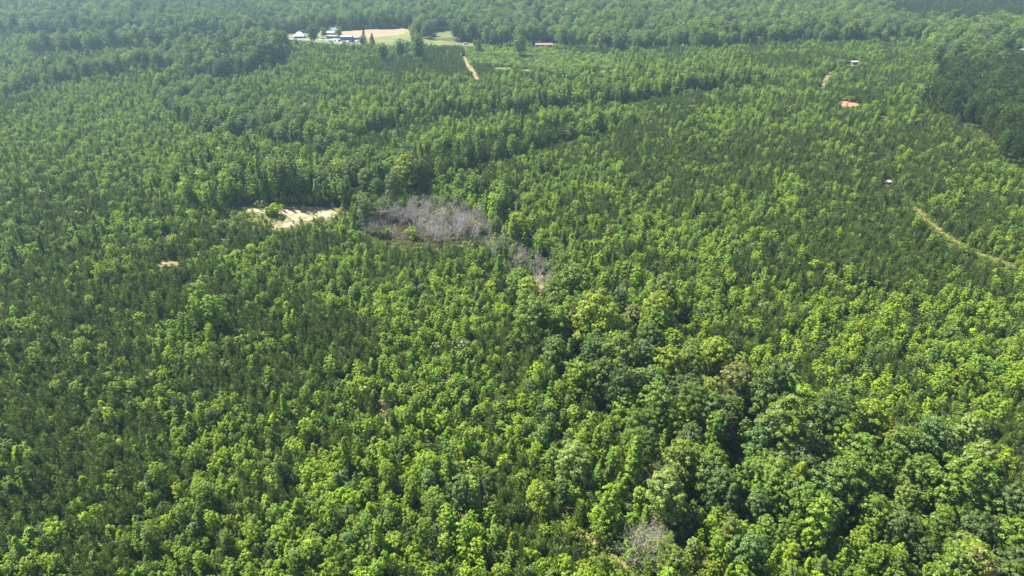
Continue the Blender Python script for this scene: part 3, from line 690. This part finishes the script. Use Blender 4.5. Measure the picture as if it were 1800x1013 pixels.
# ------------------------------------------------------------------ individuals
NUM = "first second third fourth fifth sixth seventh eighth ninth tenth eleventh twelfth thirteenth fourteenth fifteenth sixteenth seventeenth eighteenth nineteenth twentieth twenty-first twenty-second twenty-third twenty-fourth twenty-fifth twenty-sixth".split()
def place_words(px, py, kind):
    c = int(min(6, max(0, px / 1800 * 7)))
    cn = ["far left", "left side", "left of centre", "centre", "right of centre", "right side", "far right"][c]
    if kind == "tall_pine_tree":
        b = int((py - 60) // 11); return ("%s row of the dark stand" % NUM[min(19, max(0, b))].replace("first", "hindmost")) if b < 19 else "nearest row of the dark stand"
    rows = [(60, "far ridge"), (130, "below the farm"), (230, "distance"), (330, "beyond the pond"), (430, "level with pond"), (490, "just below pond"), (540, "above mid frame"), (610, "mid frame"), (680, "below mid frame"),
            (740, "lower half"), (790, "lower third"), (835, "lower quarter"), (870, "low down"), (905, "lowest fifth"), (935, "near bottom"), (965, "close to bottom"), (985, "almost at bottom"), (5000, "bottom edge")]
    return cn + ", " + next(w for l, w in rows if py < l)
KN = {"young_broadleaf_tree": ("young broadleaf tree", "tree", "young broadleaf trees in the replanted wood"),
      "young_pine_tree": ("bushy young pine", "pine tree", "young pines between the broadleaf trees"),
      "hardwood_tree": ("full-grown hardwood", "tree", "full-grown hardwoods along the creek"),
      "poplar_tree": ("slender tall poplar", "tree", "slender poplars standing above the young growth"),
      "tall_pine_tree": ("tall pine", "pine tree", "tall pines in the dark stand"),
      "vine_covered_tree": ("narrow vine-wrapped tree", "tree", "vine-wrapped trunks standing above the young wood"),
      "shrub": ("low bush", "shrub", "bushes in the clearings")}
def label_all(items, kind):
    """labels that are unique by look, place and order"""
    key = {}
    for it in items: key.setdefault((it["what"], place_words(it["px"], it["py"], kind)), []).append(it)
    for (what, pl), L in key.items():
        L.sort(key=lambda i: i["px"])
        for i, it in enumerate(L):
            it["label"] = f"{what}, {pl}" if len(L) == 1 else f"{what}, {pl}, {NUM[min(i, 25)]} from left"
MASS = {"young_broadleaf_tree": ("young_broadleaf_woodland", "sea of bright green young broadleaf trees covering the gentle slopes"),
        "young_pine_tree": ("young_pine_woodland", "dark green young pines filling the gaps between broadleaf trees"),
        "hardwood_tree": ("hardwood_forest", "distant full-grown hardwood forest in hazy green"),
        "poplar_tree": ("poplar_woodland", "belts of slender mid-height trees among the young growth"),
        "tall_pine_tree": ("pine_forest", "dark stand of tall pines on the right-hand slope"),
        "shrub": ("scrub", "low bushes spread through clearings and wood edges"),
        "undergrowth": ("undergrowth", "weeds and seedlings covering the wood floor")}
def scatter_kind(kind, limit=300):
    A = [np.concatenate([q[i] for q in recs[kind]]) for i in range(9)]
    x, y, z, sh, rot, sxy, sz, ci, tint = A; n = len(x)
    if kind == "undergrowth":
        tag(scatter(MASS[kind][0], kind, A), MASS[kind][1], "undergrowth", kind="stuff"); return
    Ht = PH[kind][sh] * sz
    px, py, d = project(x, y, z + Ht * .6)
    inside = (px > 4) & (px < 1796) & (py > 4) & (py < 1008)
    score = np.where(inside, Ht * sxy / d ** 2, -1)
    nh = len(HERO)
    idx = np.argsort(-score)[:limit]; idx = idx[score[idx] > 0]
    sel = np.zeros(n, bool); sel[idx] = True
    items = []
    tq = np.quantile(sz[idx], [.33, .67]) if len(idx) > 3 else [0, 9]
    for i in idx:
        size = "small" if sz[i] < tq[0] else ("large" if sz[i] > tq[1] else "medium")
        it = dict(i=i, px=px[i], py=py[i], what=f"{size} {PK[ci[i]].replace('pine green', 'dull green').replace('dark pine', 'very dark')} {KN[kind][0]}")
        items.append(it)
    label_all(items, kind)
    for it in items:
        i = it["i"]; cm, tm, jm = PROTO[kind][sh[i]]
        e = empty(kind, (x[i], y[i], z[i]), rot[i]); e.scale = (sxy[i], sxy[i], sz[i])
        tag(e, it["label"], KN[kind][1], KN[kind][2])
        for nm, me in (("trunk", tm), ("crown", cm)):
            c = bpy.data.objects.new(nm, me); COL.objects.link(c); c.parent = e
            if nm == "crown": c["tint"] = [float(v) for v in tint[i]]
    if (~sel).any() and kind in MASS:
        o = scatter(MASS[kind][0], kind, [a[~sel] for a in A])
        tag(o, MASS[kind][1], "woodland" if kind != "shrub" else "scrub", kind="stuff")
    print(kind, n, "individual", len(idx))
for kd in recs: scatter_kind(kd)

# ------------------------------------------------------------------ dead trees round the pond
dead_meshes = []
for s in range(5):
    mb = branches(200 + s, [6.5, 7.5, 5.5, 7, 9][s], .14, 4, 3, .9, 2, [.03, .026, .03, .026, .03][s], .2)
    dead_meshes.append(mb)
DM = []
for mb in dead_meshes:     # trunk part and bough part
    cut = 0
    DM.append(mb.mesh("boughs", M_DEAD))
rd = np.random.default_rng(77); DT = []
def dead_area(poly, n, smin, smax):
    xs = [p[0] for p in poly]; ys = [p[1] for p in poly]; c = 0
    while c < n:
        a, b_ = rd.uniform(min(xs), max(xs)), rd.uniform(min(ys), max(ys))
        if inpoly(np.array([a]), np.array([b_]), poly)[0]: DT.append((a, b_, rd.uniform(smin, smax))); c += 1
dead_area([(650, 372), (700, 364), (780, 370), (850, 392), (866, 412), (820, 428), (760, 420), (700, 396)], 88, .55, 1.15)
dead_area([(720, 385), (800, 385), (850, 405), (790, 432), (740, 425)], 34, .6, 1.1)
dead_area([(628, 385), (700, 396), (760, 430), (660, 424)], 34, .2, .5)
dead_area(DEADZ, 40, .55, 1.05)
items = []
for (a, b_, s) in DT:
    x, y, z = ground(a, b_); items.append(dict(px=a, py=b_ - 14, x=x, y=y, z=z, s=s, what=("short" if s < .62 else ("tall" if s > .95 else "mid-height")) + " bare grey dead tree"))
def dead_words(items):
    items.sort(key=lambda i: (i["py"] // 12, i["px"]))
    key = {}
    for it in items:
        c = int((it["px"] - 600) // 22); rw = int((it["py"] - 345) // 8)
        it["c"] = ["at the pond's back edge", "in the pond's back row", "in the pond's second row", "in the pond's third row", "in the pond's fourth row", "in the pond's fifth row", "in the pond's sixth row", "in the pond's seventh row", "in the pond's nearest row", "at the creek mouth", "just down the creek", "along the creek", "further down the creek", "well down the creek", "at the creek bend", "below the creek bend", "near the pale snag", "beside the pale snag", "at the creek's end"][max(0, min(rw, 18))] + (", west side" if it["px"] < 760 else ", east side")
        key.setdefault((it["what"], it["c"]), []).append(it)
    num = "first second third fourth fifth sixth seventh eighth ninth tenth eleventh twelfth thirteenth fourteenth fifteenth sixteenth seventeenth eighteenth nineteenth twentieth".split()
    for (w, c), L in key.items():
        L.sort(key=lambda i: i["px"])
        for i, it in enumerate(L):
            it["label"] = f"{w} {c}" if len(L) == 1 else (f"{w} {c}, {num[i]} from the left" if i < 20 else f"{w} {c}, number {i + 1} from the left")
dead_words(items)
def trunk_only(seed, H):
    mb = MB(); mb.tube((0, 0, -.4), (.08, .02, H * .55), .17, .1, 7); mb.tube((.08, .02, H * .55), (.02, .1, H), .1, .03, 6); return mb.mesh("trunk", M_DEAD)
TM = [trunk_only(s, h) for s, h in enumerate([6.6, 7.6, 5.6, 7.1, 9.1])]
for n_, it in enumerate(items):
    e = empty("dead_tree", (it["x"], it["y"], it["z"] if it["py"] > 420 else max(it["z"], -6.9)), rd.uniform(0, 6.28), it["s"]); e.rotation_euler = (rd.normal(0, .05), rd.normal(0, .05), rd.uniform(0, 6.28))
    tag(e, it["label"], "dead tree", "bare dead trees standing in the pond and creek"); k = int(rd.integers(0, 5))
    for nm, me in (("trunk", TM[k]), ("boughs", DM[k])):
        c = bpy.data.objects.new(nm, me); COL.objects.link(c); c.parent = e
# the large half-bare tree and two pale snags
def bare_tree(px, py, H, seed, m, label, limbs=5, depth=4, spread=.8, sub=3):
    x, y, z = ground(px, py); e = empty("bare_tree", (x, y, z), seed)
    tag(e, label, "bare tree")
    branches(seed, H, H * .024, limbs, depth, spread, sub, .022, .2).build("boughs", m, e)
    mb = MB(); mb.tube((0, 0, -.4), (.05, .05, H * .35), H * .027, H * .02, 8); mb.build("trunk", m, e)
bare_tree(1130, 1000, 11.5, 305, M_TWIG, "large half-bare grey tree with fan of fine twigs, near the bottom edge", 6, 3, 1.0, 4)
bare_tree(1284, 968, 7.0, 307, M_DEAD, "small whitish bare snag in the hollow below the hardwoods", 3, 3, .8, 2)
bare_tree(942, 512, 9.0, 309, M_DEAD, "pale broken snag beside the bare patch at the creek end", 2, 2, .5, 2)
bare_tree(58, 172, 13.0, 310, M_DEAD, "grey bare tree in the distant tree line at the left", 4, 3, .7, 2)

# ------------------------------------------------------------------ buildings
def face_cam(x, y): return math.atan2(-x, y) * 0 
def house(name, px, py, w, dp, h, rh, roofm, wallm, rz, label, hip=True, porch=False, windows=3, door=True, cat="house"):
    x, y, z = ground(px, py); e = empty(name, (x, y, z + .1), rz); tag(e, label, cat)
    b = MB(); b.box(-w / 2, w / 2, -dp / 2, dp / 2, -.6, h); 
    if not hip: b.prism([(-w / 2 , h), (w / 2, h), (w / 2, h + .02), (-w / 2, h + .02)], -dp / 2, dp / 2)
    b.build("wall", wallm, e)
    r_ = MB(); o_ = .5
    if hip:
        q = min(w, dp) * .45
        r_.poly([(-w / 2 - o_, -dp / 2 - o_, h + .01), (w / 2 + o_, -dp / 2 - o_, h + .01), (w / 2 + o_, dp / 2 + o_, h + .01), (-w / 2 - o_, dp / 2 + o_, h + .01), (-w / 2 + q, 0, h + rh), (w / 2 - q, 0, h + rh)],
                [(0, 1, 5, 4), (1, 2, 5), (2, 3, 4, 5), (3, 0, 4), (3, 2, 1, 0)])
    else:
        r_.poly([(-w / 2 - o_, -dp / 2 - o_, h + .03), (w / 2 + o_, -dp / 2 - o_, h + .03), (w / 2 + o_, dp / 2 + o_, h + .03), (-w / 2 - o_, dp / 2 + o_, h + .03), (-w / 2 - o_, 0, h + rh), (w / 2 + o_, 0, h + rh)],
                [(0, 1, 5, 4), (2, 3, 4, 5), (1, 2, 5), (3, 0, 4), (3, 2, 1, 0)])
    rf = r_.build("roof", roofm, e)
    for i in range(windows):
        cx = -w / 2 + w * (i + .5) / windows
        if door and i == windows // 2: mb = MB(); mb.box(cx - .5, cx + .5, -dp / 2 - .06, -dp / 2 + .02, 0, 2.1); mb.build("door", P_DARK, e)
        else: mb = MB(); mb.box(cx - .6, cx + .6, -dp / 2 - .05, -dp / 2 + .02, 1.0, 2.2); mb.build("window", P_GLASS, e)
    if porch:
        mb = MB(); mb.poly([(-w / 2 - .6, -dp / 2 - 3, h - .5), (w / 2 + .6, -dp / 2 - 3, h - .5), (w / 2 + .6, -dp / 2 - .2, h - .05), (-w / 2 - .6, -dp / 2 - .2, h - .05),
                            (-w / 2 - .6, -dp / 2 - 3, h - .38), (w / 2 + .6, -dp / 2 - 3, h - .38), (w / 2 + .6, -dp / 2 - .2, h + .0), (-w / 2 - .6, -dp / 2 - .2, h + .0)],
                           [(3, 2, 1, 0), (4, 5, 6, 7), (0, 1, 5, 4), (1, 2, 6, 5), (2, 3, 7, 6), (3, 0, 4, 7)]); mb.build("porch_roof", roofm, e)
        for i in range(4):
            mb = MB(); cx = -w / 2 + .3 + (w - .6) * i / 3; mb.box(cx - .1, cx + .1, -dp / 2 - 2.8, -dp / 2 - 2.6, -.3, h - .5); mb.build("post", P_CREAM, e)
    return e
house("farmhouse", 527, 67, 12, 10, 3.2, 4.0, P_GREYR, P_CREAM, .1, "farmhouse with pale grey hip roof and porch under dark trees", True, True, 5)
house("outbuilding", 577, 62, 16, 8, 3.0, 1.8, P_WHITE, P_CREAM, .05, "long white-roofed house beside the tilled field", False, False, 4)
house("barn", 587, 59.5, 7, 7, 4.2, 3.2, P_WHITE, P_CREAM, .9, "small steep white-roofed barn at the field edge", False, False, 1)
house("shed", 587, 67.5, 17, 5, 2.8, .7, P_WHITE, P_CREAM, -.04, "long low white-roofed shed joined to the blue workshop", False, False, 4)
house("workshop", 610, 71, 13, 8, 4.4, 1.0, P_WHITE, P_BLUE, -.06, "blue-walled workshop with broad white metal roof", False, False, 3, cat="workshop")
house("trailer", 627, 70, 9, 3.4, 2.8, .4, P_GREYR, P_CREAM, -.05, "pale grey trailer at the right end of the blue workshop", False, False, 2, cat="trailer")
house("mobile_home", 956, 82.5, 19, 6, 2.6, 1.4, P_REDR, P_CREAM, 0, "long low building with faded pink-red roof at the forest edge", False, False, 6)
house("shed", 1005, 83, 5, 4, 2.4, 1.2, P_RED, P_BRICK, .2, "tiny red-roofed shed between young trees at the forest edge", False, False, 1)
house("brick_house", 1794, 105, 13, 8, 3.0, 1.6, P_WHITE, P_BRICK, .15, "white-roofed brick house in the yard at the far right", False, False, 4)
house("barn", 1800, 94, 9, 7, 3.4, 2.2, P_GREYR, P_CREAM, .5, "grey-roofed barn behind the brick house, half hidden by trees", False, False, 2)
house("shed", 1500, 113.5, 6, 4, 2.4, .9, P_GREYR, P_CREAM, .25, "grey-roofed shed at the top of the pale dirt road", False, False, 2)
# hunting blind on legs
x, y, z = ground(1560, 331); e = empty("hunting_blind", (x, y, z), .15, .68); tag(e, "white-topped dark box on legs standing in the young wood, upper right", "hunting blind")
mb = MB(); mb.box(-1.25, 1.25, -1.25, 1.25, 3.2, 5.3); mb.build("cabin", P_DARK, e)
mb = MB(); mb.poly([(-1.6, -1.6, 5.32), (1.6, -1.6, 5.32), (1.6, 1.6, 5.6), (-1.6, 1.6, 5.6), (-1.6, -1.6, 5.42), (1.6, -1.6, 5.42), (1.6, 1.6, 5.7), (-1.6, 1.6, 5.7)],
                   [(3, 2, 1, 0), (4, 5, 6, 7), (0, 1, 5, 4), (1, 2, 6, 5), (2, 3, 7, 6), (3, 0, 4, 7)]); mb.build("roof", P_WHITE, e)
for sx in (-1, 1):
    for sy in (-1, 1):
        mb = MB(); mb.tube((sx * 1.5, sy * 1.5, -.3), (sx * 1.1, sy * 1.1, 3.2), .08, .08, 6); mb.build("leg", P_DARK, e)
mb = MB(); mb.box(-.8, .8, -1.29, -1.25, 4.3, 4.8); mb.build("window", P_GLASS, e)

# ------------------------------------------------------------------ vehicles
CARP = {c: plain("paint_" + c.replace(" ", "_"), v, .25) for c, v in {"white": (.75, .76, .78), "silver": (.45, .47, .5), "black": (.02, .02, .025), "maroon": (.16, .03, .05), "blue": (.05, .1, .3), "tan": (.4, .34, .25), "red": (.4, .03, .03)}.items()}
def car_meshes(m, van):
    b = MB(); prof = [(-2.3, .35), (2.3, .35), (2.35, .75), (1.35, .95), (.75, 1.45), (-1.2, 1.5), (-1.9, 1.0), (-2.3, .95)] if not van else [(-2.6, .4), (2.6, .4), (2.65, .9), (2.0, 1.15), (1.5, 1.95), (-2.5, 2.05), (-2.6, 1.0)]
    b.prism(prof, -.88, .88)
    g = MB(); g.prism([(-1.55, 1.02), (1.1, 1.02), (.72, 1.38), (-1.15, 1.42)] if not van else [(-2.2, 1.3), (1.7, 1.3), (1.45, 1.8), (-2.2, 1.8)], -.90, .90)
    w = []
    for sx in (-1.4, 1.4):
        for sy in (-.8, .8): q = MB(); q.tube((sx, sy - .12, .33), (sx, sy + .12, .33), .34, .34, 10); w.append(q)
    return b.mesh("body", m), g.mesh("windows", P_GLASS), [q.mesh("wheel", P_TYRE) for q in w]
CARS = [(568, 69.5, "silver", True, .1, "silver van parked on the grass between farmhouse and workshop"), (589, 73.0, "white", False, .4, "white car in the yard in front of the long shed"),
        (594, 74.5, "black", False, 1.2, "black car in the yard left of the blue workshop"), (597, 73.2, "maroon", False, .2, "maroon car beside the black one left of the workshop"),
        (582, 74.4, "white", True, 0, "white van at the left end of the car yard"), (612, 75.0, "white", False, 1.4, "white car under the workshop's blue wall"),
        (616, 75.4, "maroon", False, .3, "maroon car under the workshop's blue wall"), (621, 75.0, "black", True, .9, "black van at the right end of the blue workshop"),
        (625, 75.8, "silver", False, .1, "silver car between black van and young trees"), (628, 74.6, "blue", False, 1.0, "blue car at the right end of the car yard"),
        (606, 75.6, "red", False, .5, "red car in the middle of the car yard"), (552, 68.2, "white", False, .1, "white car beside the dark tree by the farmhouse"),
        (510, 67.8, "white", False, 0.1, "white car left of the farmhouse porch"), (819, 79.2, "white", True, .2, "white van alone in the green meadow"),
        (1781, 106, "white", True, .3, "white van parked beside the brick house"), (1757, 99, "tan", False, .8, "tan car at the yard gate under the big oak")]
for (px, py, c, van, rz, lab) in CARS:
    x, y, z = ground(px, py); e = empty("parked_van" if van else "parked_car", (x, y, z + .3), rz); tag(e, lab, "van" if van else "car", "vehicles parked round the farm buildings")
    bm_, gm_, wm_ = car_meshes(CARP[c], van)
    for nm, me in [("body", bm_), ("windows", gm_)] + [("wheel", q) for q in wm_]:
        o = bpy.data.objects.new(nm, me); COL.objects.link(o); o.parent = e
# two spruces by the farm
for (px, py, H, lab) in [(641, 80, 17, "tall dark spruce at the right end of the car yard"), (655, 80, 12, "shorter dark spruce beside the tall one by the field"), (490, 72, 13, "dark spruce left of the farmhouse"), (842, 92, 17, "dark columnar cedar at the meadow's near edge")]:
    x, y, z = ground(px, py); e = empty("spruce_tree", (x, y, z)); tag(e, lab, "spruce tree")
    Vv, Ff, lv = pine_crown(int(px), H, 3.0, 1.0, 16, 9, 12, 1.0, .13)
    c = bpy.data.objects.new("crown", mk_mesh("crown", Vv, [Ff], [M_NEEDLE], leafv=lv)); COL.objects.link(c); c.parent = e; c["tint"] = [.03, .055, .03]
    simple_trunk(int(px), H * .9, .2, 0).build("trunk", M_PBARK, e)

# ------------------------------------------------------------------ haze: one box of thin even air round everything
hb = MB(); hb.box(-4000, 4000, -1600, 4700, -60, 150)
m = bpy.data.materials.new("haze"); m.use_nodes = True; N = m.node_tree.nodes; N.remove(N["Principled BSDF"])
pv = N.new("ShaderNodeVolumePrincipled"); pv.inputs["Color"].default_value = (.46, .73, 1.0, 1); pv.inputs["Density"].default_value = 0.00016; pv.inputs["Anisotropy"].default_value = 0.35
m.node_tree.links.new(pv.outputs[0], N["Material Output"].inputs["Volume"])
o = hb.build("haze", m); tag(o, kind="stuff")
